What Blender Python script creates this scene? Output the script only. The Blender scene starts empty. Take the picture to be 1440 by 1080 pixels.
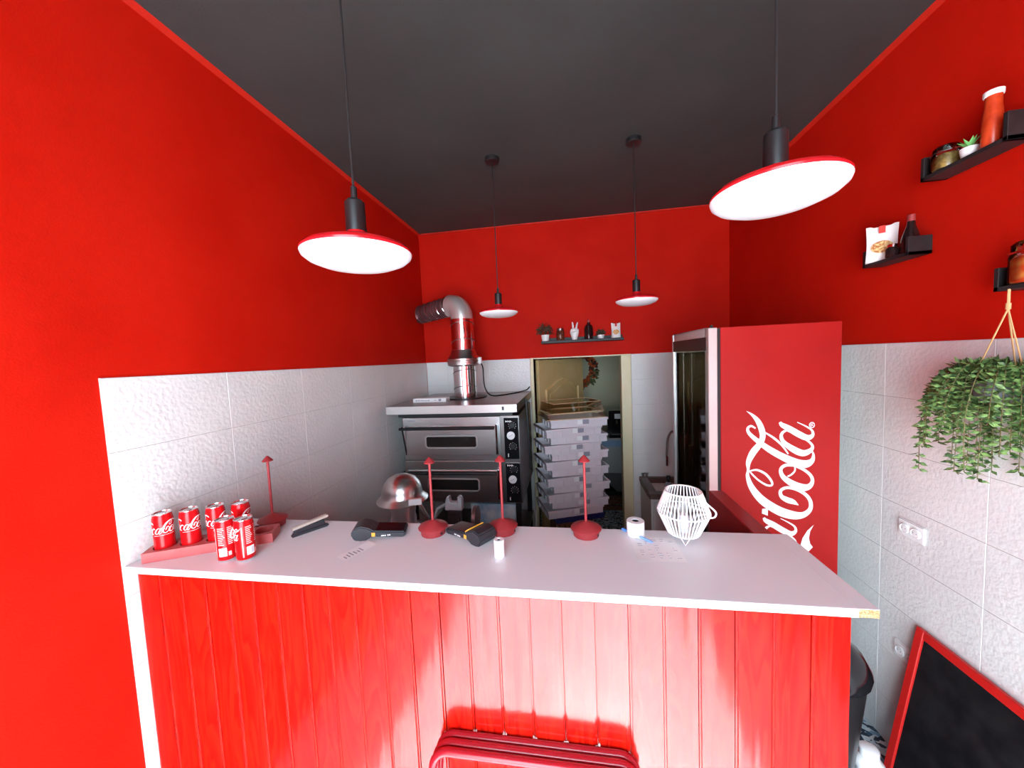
import bpy, bmesh, math, random
from mathutils import Matrix, Vector
random.seed(7)
sc = bpy.context.scene
COL = sc.collection
PI = math.pi

# ---------------------------------------------------------------- camera, light, exposure
CZ = 1.95
cam_d = bpy.data.cameras.new('camera'); cam = bpy.data.objects.new('camera', cam_d); COL.objects.link(cam)
cam_d.sensor_width = 36; cam_d.sensor_fit = 'HORIZONTAL'; cam_d.lens = 36 * 510 / 1440; cam_d.clip_start = .02
CF = Vector((-.15754926, .98508281, -.06921052)); CR = Vector((.98697993, .15477881, -.04375076)); CU = Vector((.0323858, .0752023, .99664225))
m = Matrix((CR, CU, -CF)).transposed().to_4x4(); m.translation = (0, 0, CZ); cam.matrix_world = m
sc.camera = cam
sc.view_settings.view_transform = 'Standard'; sc.view_settings.look = 'None'
sc.view_settings.gamma = 1; sc.view_settings.use_curve_mapping = False
sc.view_settings.exposure = 0.80

w = bpy.data.worlds.new('sky'); sc.world = w; w.use_nodes = True
w.node_tree.nodes['Background'].inputs[0].default_value = (.68, .86, 1.0, 1)
w.node_tree.nodes['Background'].inputs[1].default_value = 10.0
sun_d = bpy.data.lights.new('sun_offscreen', 'SUN'); sun = bpy.data.objects.new('sun_offscreen', sun_d); COL.objects.link(sun)
sun_d.energy = 28; sun_d.angle = .01; sun_d.color = (1, .95, .88)
sun.rotation_euler = Vector((-.02, .62, -.80)).to_track_quat('-Z', 'Y').to_euler(); sun.location = (0, -4, 5)
# daylight portal in the open shop front (guides the sky light, gives off none itself)
por_d = bpy.data.lights.new('shop_front_portal_offscreen', 'AREA'); por = bpy.data.objects.new('shop_front_portal_offscreen', por_d); COL.objects.link(por)
por_d.shape = 'RECTANGLE'; por_d.size = 1.8; por_d.size_y = 2.75; por.location = (-.05, -1.36, 1.375)
por.rotation_euler = Vector((0, 1, 0)).to_track_quat('-Z', 'Y').to_euler(); por_d.cycles.is_portal = True

# ---------------------------------------------------------------- materials
MATS = {}
def mat(name, col, rough=.5, metal=0, coat=0, spec=.5, trans=0, ior=1.45):
    if name in MATS: return MATS[name]
    mt = bpy.data.materials.new(name); mt.use_nodes = True
    b = mt.node_tree.nodes['Principled BSDF']
    b.inputs['Base Color'].default_value = (*col, 1); b.inputs['Roughness'].default_value = rough
    b.inputs['Metallic'].default_value = metal; b.inputs['Coat Weight'].default_value = coat
    b.inputs['Coat Roughness'].default_value = .15
    b.inputs['Specular IOR Level'].default_value = spec; b.inputs['Transmission Weight'].default_value = trans
    b.inputs['IOR'].default_value = ior
    MATS[name] = mt; return mt
def nd(mt, t, **kw):
    n = mt.node_tree.nodes.new(t)
    for k, v in kw.items():
        if hasattr(n, k) and k not in n.inputs: setattr(n, k, v)
        else: n.inputs[k].default_value = v
    return n
def lk(mt, a, b): mt.node_tree.links.new(a, b)
def bsdf(mt): return mt.node_tree.nodes['Principled BSDF']
def ramp(mt, stops):
    r = nd(mt, 'ShaderNodeValToRGB'); e = r.color_ramp.elements
    while len(e) < len(stops): e.new(.5)
    for i, (p, c) in enumerate(stops): e[i].position = p; e[i].color = (*c, 1)
    return r
def pos(mt): return nd(mt, 'ShaderNodeNewGeometry').outputs['Position']
def add_bump(mt, scale, dist, detail=2, strength=1.0, vec=None, kind='noise', stretch=None):
    v = vec or pos(mt)
    if stretch:
        mp = nd(mt, 'ShaderNodeMapping'); mp.inputs['Scale'].default_value = stretch; lk(mt, v, mp.inputs[0]); v = mp.outputs[0]
    n = nd(mt, 'ShaderNodeTexNoise', Scale=scale, Detail=detail); lk(mt, v, n.inputs['Vector'])
    b = nd(mt, 'ShaderNodeBump', Strength=strength, Distance=dist); lk(mt, n.outputs[0], b.inputs['Height'])
    lk(mt, b.outputs[0], bsdf(mt).inputs['Normal']); return n
def vary(mt, c1, c2, scale=6, detail=3):
    n = nd(mt, 'ShaderNodeTexNoise', Scale=scale, Detail=detail); lk(mt, pos(mt), n.inputs['Vector'])
    r = ramp(mt, [(.35, c1), (.65, c2)]); lk(mt, n.outputs[0], r.inputs[0]); lk(mt, r.outputs[0], bsdf(mt).inputs['Base Color'])

M_red = mat('red_wall_paint', (.54, .009, .003), .6, 0, 0, .10); vary(M_red, (.52, .008, .0022), (.57, .011, .0035), 3); add_bump(M_red, 160, .0006)
M_trim = mat('red_trim_paint', (.54, .016, .006), .45); add_bump(M_trim, 90, .0004)
M_ceil = mat('charcoal_ceiling_paint', (.042, .046, .046), .65); vary(M_ceil, (.038, .042, .042), (.047, .051, .051), 2); add_bump(M_ceil, 140, .0006)
M_tile = mat('white_relief_tile', (.74, .725, .70), .25); vary(M_tile, (.72, .705, .685), (.77, .755, .73), 4); add_bump(M_tile, 65, .0040, 1.0, .55)
M_grout = mat('grout', (.62, .58, .55), .8); add_bump(M_grout, 200, .0004)
M_cream = mat('cream_wall_paint', (.76, .71, .47), .6); vary(M_cream, (.74, .69, .45), (.78, .73, .50), 3)
M_beige = mat('beige_door_lacquer', (.72, .50, .22), .4); vary(M_beige, (.70, .48, .20), (.75, .53, .25), 5)
M_casing = mat('cream_casing_lacquer', (.82, .73, .46), .4); vary(M_casing, (.80, .70, .43), (.84, .76, .50), 6)
M_outwall = mat('front_wall_plaster', (.7, .68, .66), .7); add_bump(M_outwall, 60, .001)
M_pave = mat('pavement', (.45, .44, .43), .8); vary(M_pave, (.40, .39, .38), (.5, .49, .48), 8)

M_floor = mat('blue_pebble_floor', (.5, .55, .6), .35)
v = nd(M_floor, 'ShaderNodeTexVoronoi', Scale=55.0); lk(M_floor, pos(M_floor), v.inputs['Vector'])
sx = nd(M_floor, 'ShaderNodeSeparateColor'); lk(M_floor, v.outputs['Color'], sx.inputs[0])
r = ramp(M_floor, [(0, (.02, .04, .07)), (.22, (.05, .12, .20)), (.3, (.28, .48, .62)), (.5, (.66, .78, .84)), (.75, (.82, .88, .90))]); r.color_ramp.interpolation = 'CONSTANT'
lk(M_floor, sx.outputs[0], r.inputs[0]); lk(M_floor, r.outputs[0], bsdf(M_floor).inputs['Base Color'])

def wood_mat(name, c1, c2, c3, rough, coat, random_shift=True, gscale=1.0):
    mt = mat(name, c2, rough, 0, coat)
    tc = nd(mt, 'ShaderNodeTexCoord').outputs['Object']
    if random_shift:
        oi = nd(mt, 'ShaderNodeObjectInfo'); ml = nd(mt, 'ShaderNodeMath', operation='MULTIPLY'); ml.inputs[1].default_value = 37
        lk(mt, oi.outputs['Random'], ml.inputs[0])
        cx = nd(mt, 'ShaderNodeCombineXYZ'); lk(mt, ml.outputs[0], cx.inputs[0]); lk(mt, ml.outputs[0], cx.inputs[2])
        ad = nd(mt, 'ShaderNodeVectorMath', operation='ADD'); lk(mt, tc, ad.inputs[0]); lk(mt, cx.outputs[0], ad.inputs[1]); tc = ad.outputs[0]
    mp = nd(mt, 'ShaderNodeMapping'); mp.inputs['Scale'].default_value = (9 * gscale, 9 * gscale, .9 * gscale); lk(mt, tc, mp.inputs[0])
    n = nd(mt, 'ShaderNodeTexNoise', Scale=1.6, Detail=3.0, Distortion=.6); lk(mt, mp.outputs[0], n.inputs['Vector'])
    ml = nd(mt, 'ShaderNodeMath', operation='MULTIPLY'); ml.inputs[1].default_value = 9; lk(mt, n.outputs[0], ml.inputs[0])
    fr = nd(mt, 'ShaderNodeMath', operation='FRACT'); lk(mt, ml.outputs[0], fr.inputs[0])
    r = ramp(mt, [(0, c1), (.25, c2), (.8, c3), (1, c1)]); lk(mt, fr.outputs[0], r.inputs[0])
    lk(mt, r.outputs[0], bsdf(mt).inputs['Base Color'])
    # varnish laid on unevenly: gloss varies along the boards
    n2 = nd(mt, 'ShaderNodeTexNoise', Scale=.8, Detail=4.0); lk(mt, mp.outputs[0], n2.inputs['Vector'])
    mr = nd(mt, 'ShaderNodeMapRange'); mr.inputs['To Min'].default_value = rough * .7; mr.inputs['To Max'].default_value = rough * 1.4
    mr.inputs['From Min'].default_value = .3; mr.inputs['From Max'].default_value = .7
    lk(mt, n2.outputs[0], mr.inputs[0]); lk(mt, mr.outputs[0], bsdf(mt).inputs['Roughness'])
    b = nd(mt, 'ShaderNodeBump', Strength=.5, Distance=.0012); lk(mt, n.outputs[0], b.inputs['Height']); lk(mt, b.outputs[0], bsdf(mt).inputs['Normal'])
    n3 = nd(mt, 'ShaderNodeTexNoise', Scale=.55, Detail=3.0, Distortion=.4); lk(mt, mp.outputs[0], n3.inputs['Vector'])
    b3 = nd(mt, 'ShaderNodeBump', Strength=1.0, Distance=.009); lk(mt, n3.outputs[0], b3.inputs['Height']); lk(mt, b.outputs[0], b3.inputs['Normal'])
    lk(mt, b3.outputs[0], bsdf(mt).inputs['Coat Normal'])
    return mt
M_board = wood_mat('red_varnished_pine', (.34, .0026, .0006), (.52, .0042, .0010), (.60, .0110, .0024), .42, .9)
bsdf(M_board).inputs['Coat Roughness'].default_value = .15; bsdf(M_board).inputs['Specular IOR Level'].default_value = .12
M_lam = mat('white_laminate', (.82, .83, .85), .35); add_bump(M_lam, 300, .0002)
M_edge = mat('white_edge_band', (.90, .90, .90), .35)
M_chip = mat('raw_chipboard', (.42, .26, .11), .85); vary(M_chip, (.26, .15, .06), (.56, .38, .19), 190); add_bump(M_chip, 300, .0006)
M_dred = mat('dark_red_panel', (.30, .010, .010), .35); vary(M_dred, (.27, .008, .008), (.34, .012, .012), 5)
M_lampred = mat('matt_red_metal', (.31, .028, .032), .45); add_bump(M_lampred, 500, .0001)
M_trayred = mat('dusty_red_wood', (.52, .11, .11), .5); vary(M_trayred, (.49, .10, .10), (.56, .125, .12), 20)
M_canred = mat('can_red', (.66, .006, .010), .22, .25)
M_alu = mat('aluminium', (.80, .80, .81), .25, 1)
M_white = mat('white_print', (.88, .87, .86), .4)
M_wplas = mat('white_plastic', (.84, .83, .82), .35)
M_paper = mat('paper', (.90, .90, .90), .8)
M_ink = mat('grey_ink', (.32, .32, .38), .8)
M_black = mat('black_plastic', (.012, .012, .013), .4)
M_blackg = mat('black_gloss', (.010, .010, .012), .12)
M_grey = mat('dark_grey_plastic', (.030, .030, .036), .38)
M_midgrey = mat('grey_plastic', (.35, .36, .38), .4)
M_steel = mat('brushed_steel', (.58, .56, .55), .28, 1); add_bump(M_steel, 8, .0006, 2, .5, None, 'noise', (1, 1, 60))
M_dsteel = mat('dark_steel', (.30, .27, .26), .35, 1)
M_chrome = mat('chrome', (.82, .82, .83), .12, 1)
M_orange = mat('orange_plastic', (.85, .42, .05), .4)
M_blue = mat('blue_plastic', (.10, .28, .68), .3)
M_navy = mat('navy_plastic', (.02, .025, .14), .4)
M_brown = wood_mat('brown_wood', (.10, .035, .015), (.16, .06, .025), (.20, .08, .035), .5, 0)
M_jute = mat('jute_rope', (.62, .38, .17), .9)
M_leaf = mat('leaf_green', (.10, .20, .05), .5); vary(M_leaf, (.03, .075, .02), (.20, .33, .09), 70, 1)
M_dleaf = mat('dark_leaf', (.06, .045, .03), .6); vary(M_dleaf, (.05, .045, .025), (.11, .07, .04), 80, 1)
M_stem = mat('plant_stem', (.16, .13, .05), .7)
M_soil = mat('potting_soil', (.03, .02, .015), .95)
M_shelf = mat('black_shelf_wood', (.016, .014, .015), .5); vary(M_shelf, (.013, .011, .012), (.022, .019, .02), 30)
M_diff = mat('milky_diffuser', (.82, .83, .85), .2)
M_lampcap = mat('glossy_red_plastic', (.62, .010, .015), .2)
M_fridge = mat('fridge_red_vinyl', (.38, .010, .009), .38, 0, 0, .3); vary(M_fridge, (.36, .009, .008), (.40, .012, .011), 3)
M_fin = mat('fridge_interior', (.62, .60, .55), .5)
M_silver = mat('silver_painted', (.62, .58, .56), .35, .6)
M_sauce = mat('tomato_sauce', (.50, .035, .008), .3); vary(M_sauce, (.45, .03, .006), (.60, .06, .015), 40)
M_olive = mat('pickled_olives', (.30, .20, .04), .35); vary(M_olive, (.16, .10, .03), (.45, .32, .08), 60)
M_pepper = mat('pickled_peppers', (.62, .10, .015), .3); vary(M_pepper, (.60, .06, .01), (.75, .45, .10), 30, 1)
M_darkglass = mat('dark_bottle_glass', (.02, .008, .008), .08)
M_brownjar = mat('dark_jar_contents', (.10, .02, .012), .25); vary(M_brownjar, (.06, .012, .01), (.20, .05, .02), 70)
M_bag = mat('white_paper_bag', (.84, .80, .78), .6); add_bump(M_bag, 30, .004)
M_pizza = mat('printed_pizza', (.70, .36, .08), .6); vary(M_pizza, (.45, .14, .03), (.85, .60, .25), 120, 1)
M_redseal = mat('red_seal', (.66, .03, .02), .5)
M_slate = mat('blackboard', (.008, .007, .008), .85, 0, 0, .15); vary(M_slate, (.006, .005, .006), (.014, .012, .013), 14)
M_frame_red = mat('red_frame_paint', (.60, .015, .012), .35)
M_chairred = mat('red_chair_enamel', (.33, .011, .020), .22)
M_carton = mat('blue_carton', (.35, .55, .68), .6); vary(M_carton, (.20, .42, .60), (.66, .74, .78), 9)
M_dough = mat('frosted_plastic', (.76, .70, .74), .4, 0, 0, .5); bsdf(M_dough).inputs['Subsurface Weight'].default_value = 0
M_wreathR = mat('wreath_orange', (.62, .10, .02), .7); M_wreathD = mat('wreath_dark', (.10, .035, .02), .8); M_wreathG = mat('wreath_green', (.15, .16, .06), .8)
M_cord = mat('black_cord', (.012, .011, .012), .6)
M_gold = mat('oven_glass', (.02, .016, .015), .08)
M_stone = mat('brown_sink', (.10, .05, .04), .4); vary(M_stone, (.08, .04, .03), (.14, .075, .06), 120)
M_cab = mat('sink_cabinet_white', (.62, .58, .55), .5)
M_fixgrey = mat('appliance_grey', (.46, .46, .45), .45)

def clear_mat(name, tint, refl=.12, rough=.04):
    mt = bpy.data.materials.new(name); mt.use_nodes = True; nt = mt.node_tree; nt.nodes.clear()
    out = nt.nodes.new('ShaderNodeOutputMaterial'); mx = nt.nodes.new('ShaderNodeMixShader')
    t = nt.nodes.new('ShaderNodeBsdfTransparent'); t.inputs[0].default_value = (*tint, 1)
    g = nt.nodes.new('ShaderNodeBsdfGlossy'); g.inputs['Roughness'].default_value = rough
    fr = nt.nodes.new('ShaderNodeLayerWeight'); fr.inputs[0].default_value = refl
    nt.links.new(fr.outputs['Fresnel'], mx.inputs[0]); nt.links.new(t.outputs[0], mx.inputs[1]); nt.links.new(g.outputs[0], mx.inputs[2])
    nt.links.new(mx.outputs[0], out.inputs[0]); return mt
M_clear = clear_mat('clear_plastic', (.86, .80, .70), .3)
M_glass = clear_mat('clear_glass', (.93, .93, .93), .25)
M_fglass = clear_mat('fridge_door_glass', (.66, .65, .60), .4)

# ---------------------------------------------------------------- mesh builder
class MB:
    def __init__(s): s.v = []; s.f = []
    def add(s, vs, fs, M=None):
        o = len(s.v)
        s.v += [tuple(M @ Vector(p)) if M else tuple(p) for p in vs]
        s.f += [tuple(i + o for i in f) for f in fs]; return s
    def box(s, x0, x1, y0, y1, z0, z1, M=None):
        return s.add([(x0,y0,z0),(x1,y0,z0),(x1,y1,z0),(x0,y1,z0),(x0,y0,z1),(x1,y0,z1),(x1,y1,z1),(x0,y1,z1)],
                     [(3,2,1,0),(4,5,6,7),(0,1,5,4),(1,2,6,5),(2,3,7,6),(3,0,4,7)], M)
    def lathe(s, prof, seg=24, M=None, cap=True):
        vs = []; fs = []; n = len(prof)
        for r, z in prof:
            for k in range(seg):
                a = 2*PI*k/seg; vs.append((r*math.cos(a), r*math.sin(a), z))
        for i in range(n-1):
            for k in range(seg):
                k2 = (k+1) % seg; fs.append((i*seg+k, i*seg+k2, (i+1)*seg+k2, (i+1)*seg+k))
        if cap:
            if prof[0][0] > 1e-6: fs.append(tuple(range(seg))[::-1])
            if prof[-1][0] > 1e-6: fs.append(tuple((n-1)*seg+k for k in range(seg)))
        return s.add(vs, fs, M)
    def tube(s, pts, r, seg=8, closed=False, M=None, cap=True):
        P = [Vector(p) for p in pts]; n = len(P); vs = []; fs = []
        rad = r if isinstance(r, (list, tuple)) else [r]*n
        T = []
        for i in range(n):
            a = P[(i-1) % n] if (closed or i > 0) else P[i]; b = P[(i+1) % n] if (closed or i < n-1) else P[i]
            T.append((b-a).normalized())
        up = Vector((0,0,1)) if abs(T[0].z) < .9 else Vector((1,0,0))
        N = (up - T[0]*up.dot(T[0])).normalized()
        for i in range(n):
            N = (N - T[i]*N.dot(T[i]))
            N = N.normalized() if N.length > 1e-6 else T[i].orthogonal().normalized()
            B = T[i].cross(N)
            for k in range(seg):
                a = 2*PI*k/seg; vs.append(tuple(P[i] + (N*math.cos(a) + B*math.sin(a))*rad[i]))
        for i in range(n if closed else n-1):
            j = (i+1) % n
            for k in range(seg):
                k2 = (k+1) % seg; fs.append((i*seg+k, i*seg+k2, j*seg+k2, j*seg+k))
        if cap and not closed:
            fs.append(tuple(range(seg))[::-1]); fs.append(tuple((n-1)*seg+k for k in range(seg)))
        return s.add(vs, fs, M)
    def prism(s, poly, z0, z1, M=None):
        n = len(poly)
        vs = [(x, y, z0) for x, y in poly] + [(x, y, z1) for x, y in poly]
        fs = [tuple(range(n))[::-1], tuple(range(n, 2*n))] + [(i, (i+1) % n, (i+1) % n + n, i+n) for i in range(n)]
        return s.add(vs, fs, M)
    def ball(s, c, rx, ry=None, rz=None, seg=14, rings=8):
        ry = ry or rx; rz = rz or rx
        pr = [(max(math.sin(PI*i/rings), 1e-7), -math.cos(PI*i/rings)) for i in range(rings+1)]
        return s.lathe(pr, seg, Matrix.Translation(c) @ Matrix.Diagonal((rx, ry, rz, 1)), cap=False)
    def build(s, name, mt, parent=None, loc=None, rot=None, bevel=0, seg=1, smooth=35, kind=None):
        me = bpy.data.meshes.new(name)
        bm = bmesh.new(); bv = [bm.verts.new(p) for p in s.v]
        for f in s.f:
            try: bm.faces.new([bv[i] for i in f])
            except ValueError: pass
        bmesh.ops.remove_doubles(bm, verts=bm.verts, dist=1e-6)
        bmesh.ops.recalc_face_normals(bm, faces=bm.faces)
        if bevel: 
            eds = [e for e in bm.edges if len(e.link_faces) == 2 and e.calc_face_angle(0) > .6]
            bmesh.ops.bevel(bm, geom=eds, offset=bevel, segments=seg, affect='EDGES', clamp_overlap=True)
        bm.to_mesh(me); bm.free(); me.materials.append(mt)
        if smooth:
            me.shade_smooth(); me.set_sharp_from_angle(angle=math.radians(smooth))
        return place(name, me, parent, loc, rot, kind)
def place(name, me, parent=None, loc=None, rot=None, kind=None):
    o = bpy.data.objects.new(name, me); COL.objects.link(o)
    if parent: o.parent = parent
    if loc: o.location = loc
    if rot: o.rotation_euler = rot
    if kind: o['kind'] = kind
    return o
def thing(name, label, cat, loc=(0,0,0), rotz=0, group=None):
    o = bpy.data.objects.new(name, None); COL.objects.link(o); o.location = loc; o.rotation_euler = (0, 0, rotz); o.empty_display_size = .05
    return tag(o, label, cat, group)
def tag(o, label, cat, group=None):
    o['label'] = label; o['category'] = cat
    if group: o['group'] = group
    return o
def dup(root, loc, rotz=0, label=None):
    r = root.copy(); COL.objects.link(r); r.location = loc; r.rotation_euler = (0, 0, rotz)
    if label: r['label'] = label
    for ch in list(root.children):
        c = ch.copy(); COL.objects.link(c); c.parent = r
        for g in list(ch.children):
            d = g.copy(); COL.objects.link(d); d.parent = c
    return r
def T(x, y, z): return Matrix.Translation((x, y, z))
def Rz(a): return Matrix.Rotation(a, 4, 'Z')
def Rx(a): return Matrix.Rotation(a, 4, 'X')
def Ry(a): return Matrix.Rotation(a, 4, 'Y')
def spline(pts, n=6):
    """Catmull-Rom through points of any dimension"""
    out = []; k = len(pts)
    for i in range(k-1):
        p0 = pts[max(i-1, 0)]; p1 = pts[i]; p2 = pts[i+1]; p3 = pts[min(i+2, k-1)]
        for j in range(n):
            t = j/n
            out.append(tuple(.5*((2*b) + (c-a)*t + (2*a-5*b+4*c-d)*t*t + (3*b-a-3*c+d)*t**3) for a, b, c, d in zip(p0, p1, p2, p3)))
    out.append(tuple(pts[-1])); return out

# ---------------------------------------------------------------- the setting
XL, XR, YB, ZC, ZT, YF = -1.489, 1.470, 3.651, 3.27, 1.946, -1.30
TH, TW = .2461, .451
def struct(o): o['kind'] = 'structure'; return o
floor = struct(MB().box(-1.7, 1.7, YF-.2, 6.2, -.1, 0).build('floor', M_floor))
ceiling = struct(MB().box(-1.7, 1.7, YF-.2, 6.2, ZC, ZC+.12).build('ceiling', M_ceil))
wall_left = struct(MB().box(XL-.16, XL-.006, YF, YB+.15, 0, ZC).build('wall_left', M_red))
wall_right = struct(MB().box(XR+.006, XR+.16, YF, YB+.15, 0, ZC).build('wall_right', M_red))
DX0, DX1, DZ = -.356, .589, 1.936
wb = MB().box(XL-.006, DX0, YB+.006, YB+.12, 0, ZC).box(DX1, XR+.006, YB+.006, YB+.12, 0, ZC).box(DX0, DX1, YB+.006, YB+.12, DZ+.008, ZC)
wall_back = struct(wb.build('wall_back', M_red))
OX0, OX1, OZ = -.95, .85, 2.75
wf = MB().box(XL-.16, OX0, YF-.15, YF, 0, ZC).box(OX1, XR+.16, YF-.15, YF, 0, ZC).box(OX0, OX1, YF-.15, YF, OZ, ZC)
wall_front = struct(wf.build('wall_front', M_outwall))
pavement = struct(MB().box(-8, 8, -12, YF-.2, -.16, -.04).build('pavement', M_pave))
# back room
struct(MB().box(-1.7, 1.7, 5.75, 5.9, 0, ZC).build('wall_far', M_cream))
struct(MB().box(-1.7, -1.55, YB+.12, 5.75, 0, ZC).build('wall_far_left', M_cream))
struct(MB().box(1.2, 1.35, YB+.12, 5.75, 0, ZC).build('wall_far_right', M_cream))
# trims under the ceiling
struct(MB().prism([(XL-.006, ZC), (XL+.014, ZC), (XL-.006, ZC-.018)], 0, YB-YF, Matrix(((1,0,0,0),(0,0,-1,YB),(0,1,0,0),(0,0,0,1)))).build('trim_1', M_trim, smooth=0))
struct(MB().prism([(XR+.006, ZC), (XR+.006, ZC-.018), (XR-.014, ZC)], 0, YB-YF, Matrix(((1,0,0,0),(0,0,-1,YB),(0,1,0,0),(0,0,0,1)))).build('trim_2', M_trim, smooth=0))
struct(MB().box(XL+.022, XR-.022, YB-.008, YB+.006, ZC-.012, ZC).build('trim_3', M_trim, smooth=0))
# wall tiles: every tile its own piece
tile_cache = {}
def tile(parent, axis, a0, a1, z0, z1, face):
    wd = round(a1-a0-.002, 4); ht = round(z1-z0-.002, 4)
    if wd < .01 or ht < .01: return
    k = (axis, wd, ht)
    if k not in tile_cache:
        mb = MB()
        if axis == 'y': mb.box(-.006, .006, 0, wd, 0, ht)
        else: mb.box(0, wd, -.006, .006, 0, ht)
        o = mb.build('tile', M_tile, parent, bevel=.0012); tile_cache[k] = o.data
    else: o = place('tile', tile_cache[k], parent)
    o.location = (face, a0+.001, z0+.001) if axis == 'y' else (a0+.001, face, z0+.001)
def tile_field(parent, axis, edges, face, z_top=ZT):
    mb = MB()
    if axis == 'y': mb.box(face-.0045, face+.0045, edges[0]+.0005, edges[-1]-.0005, 0, z_top-.0005)
    else: mb.box(edges[0]+.0005, edges[-1]-.0005, face-.0045, face+.0045, 0, z_top-.0005)
    mb.build('grout', M_grout, parent, smooth=0)
    for a0, a1 in zip(edges[:-1], edges[1:]):
        z = z_top
        while z > .01:
            tile(parent, axis, a0, a1, max(z-TH, 0), z, face); z -= TH
ys = [.9428] + [1.3794+i*TW for i in range(6)]; ys = [y for y in ys if y < YB-.05] + [YB-.001]
tile_field(wall_left, 'y', ys, XL-.006)
ys = [.61, 1.0652, 1.5162, 1.961] + [1.961+i*TW for i in range(1, 4)] + [YB-.001]
tile_field(wall_right, 'y', ys, XR+.006)
tile_field(wall_back, 'x', [XL+.001, -1.26, -.81, DX0-.035], YB+.006)
tile_field(wall_back, 'x', [DX1+.002, 1.03, XR-.001], YB+.006)
# door casing and the open door leaf of the back room
cas = struct(MB().box(DX1-.094, DX1, YB-.012, YB+.12, 0, DZ).build('trim_4', M_casing, bevel=.004))
struct(MB().box(DX0-.032, DX0, YB-.014, YB+.12, 0, DZ).build('trim_5', M_casing, bevel=.003))
struct(MB().box(DX0-.032, DX1, YB-.013, YB+.12, DZ, DZ+.012).build('trim_6', M_casing, bevel=.002))
door = struct(thing('door_1', '', '', (DX0+.02, YB+.155, 0), math.radians(56)))
del door['label']; del door['category']
MB().box(0, .86, -.02, .02, .01, 1.925).build('leaf', M_beige, door, bevel=.003)
def arch(x0, x1, z0, z1, rise, n=12):
    p = [(x0, z0), (x1, z0), (x1, z1)]
    for i in range(1, n): 
        t = i/n; p.append((x1+(x0-x1)*t, z1 + rise*(.5-.5*math.cos(2*PI*t))))
    return p + [(x0, z1)]
YZ = Matrix(((1,0,0,0),(0,0,-1,0),(0,1,0,0),(0,0,0,1)))   # (x, y, z)->(x, -z, y): a shape drawn upright, thickness towards -y
MB().tube([(x, -.021, z) for x, z in arch(.12, .74, 1.0, 1.60, .10)], .016, 6, closed=True).build('moulding', M_beige, door)
MB().prism(arch(.18, .68, 1.06, 1.55, .09), .018, .028, YZ).build('panel', M_beige, door, bevel=.006)
MB().tube([(.14, -.021, .2), (.72, -.021, .2), (.72, -.021, .85), (.14, -.021, .85)], .016, 6, closed=True).build('moulding', M_beige, door)
MB().tube([(.81, -.02, 1.0), (.81, -.06, 1.0), (.70, -.06, 1.0)], .009, 8).build('door_handle', M_chrome, door)

# ---------------------------------------------------------------- counter
ZH = 1.314; CX1, CX2 = .668, .713
ctr = thing('bar_counter', 'long bar counter with white top and red varnished plank front', 'counter', (0, .962, 0))
MB().box(XL+.002, CX1, -.014, .36, ZH-.022, ZH).build('worktop', M_lam, ctr, bevel=.0008)
MB().box(XL+.002, CX1, -.0155, -.0138, ZH-.0215, ZH-.0005).build('edge_band', M_edge, ctr, smooth=0)
MB().box(CX1, CX2, -.0135, .36, ZH-.022, ZH-.001).build('raw_edge', M_chip, ctr, smooth=0)['label'] = 'raw chipboard end of the worktop'
MB().box(CX1, CX2, -.0135, .36, ZH-.001, ZH).build('laminate_strip', M_lam, ctr, smooth=0)
PX0 = -1.466; PW = (CX1-PX0)/24
bm_pl = None
for i in range(24):
    x = PX0+i*PW
    if bm_pl is None:
        o = MB().box(.0010, PW-.0010, 0, .016, 0, ZH-.0225).build('plank', M_board, ctr, bevel=.0055, seg=2); bm_pl = o.data
    else: o = place('plank', bm_pl, ctr)
    o.location = (x, 0, 0); o.rotation_euler = (random.uniform(-.002, .002), 0, random.uniform(-.02, .02))
MB().box(CX1-.018, CX1-.002, .0165, .345, 0, ZH-.022).build('end_panel', M_board, ctr)
MB().box(XL+.004, CX1-.02, .0165, .03, 0, ZH-.022).build('backing_board', M_dred, ctr)
MB().box(XL+.004, CX1-.02, .03, .345, .62, .64).build('inner_shelf', M_lam, ctr)
MB().box(.607, .668, .361, .764, 0, ZH+.001).build('return_panel', M_dred, ctr, bevel=.003)['label'] = 'dark red return panel behind the worktop'

# ---------------------------------------------------------------- lettering strokes (traced script, u = reading direction, v = up)
G_C = [[(226,78,2),(265,105,16),(300,145,30),(322,195,36),(328,240,34),(310,285,35),(265,340,40),(236,400,30),(234,450,16),(230,490,22),(255,560,36),(320,640,48),(420,705,52),(510,735,50),(580,735,36),(626,700,26),(630,650,22),(600,605,20),(540,572,17),(480,562,17),(442,582,19),(448,618,24),(485,640,32),(522,652,28),(555,672,3)],
       [(243,457,8),(290,450,12),(345,475,14),(383,520,14),(385,547,12),(350,545,12),(300,515,10),(262,480,10),(243,457,8)]]
G_C1 = [[(300,300,10),(265,340,34),(236,400,30),(234,450,16)] + G_C[0][9:], G_C[1]]
G_L = [[(283,187,9),(255,172,12),(233,185,15),(240,215,20),(290,262,27),(370,320,36),(450,365,40),(540,405,46),(600,413,44),(638,392,28),(646,355,14),(635,330,8)],
       [(345,215,8),(400,250,13),(450,295,12),(490,350,8)]]
G_O = [[(528,424,10),(475,420,18),(443,445,20),(455,490,27),(505,530,36),(565,558,44),(615,556,34),(640,525,22),(632,487,18),(590,450,16),(528,424,10)],
       [(527,415,8),(532,452,10),(508,480,10),(485,490,8)]]
G_c = [G_O[0][1:9]]
G_A = [[(480,202,11),(455,215,16),(445,240,20),(462,277,25),(520,320,36),(580,345,36),(625,330,26),(640,302,16),(610,268,12),(540,228,12),(480,202,11)],
       [(438,150,14),(450,168,26),(495,192,34),(560,230,36),(608,250,32),(640,235,20),(636,205,12),(600,180,8),(545,153,4)]]
LAY = [0]
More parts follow.
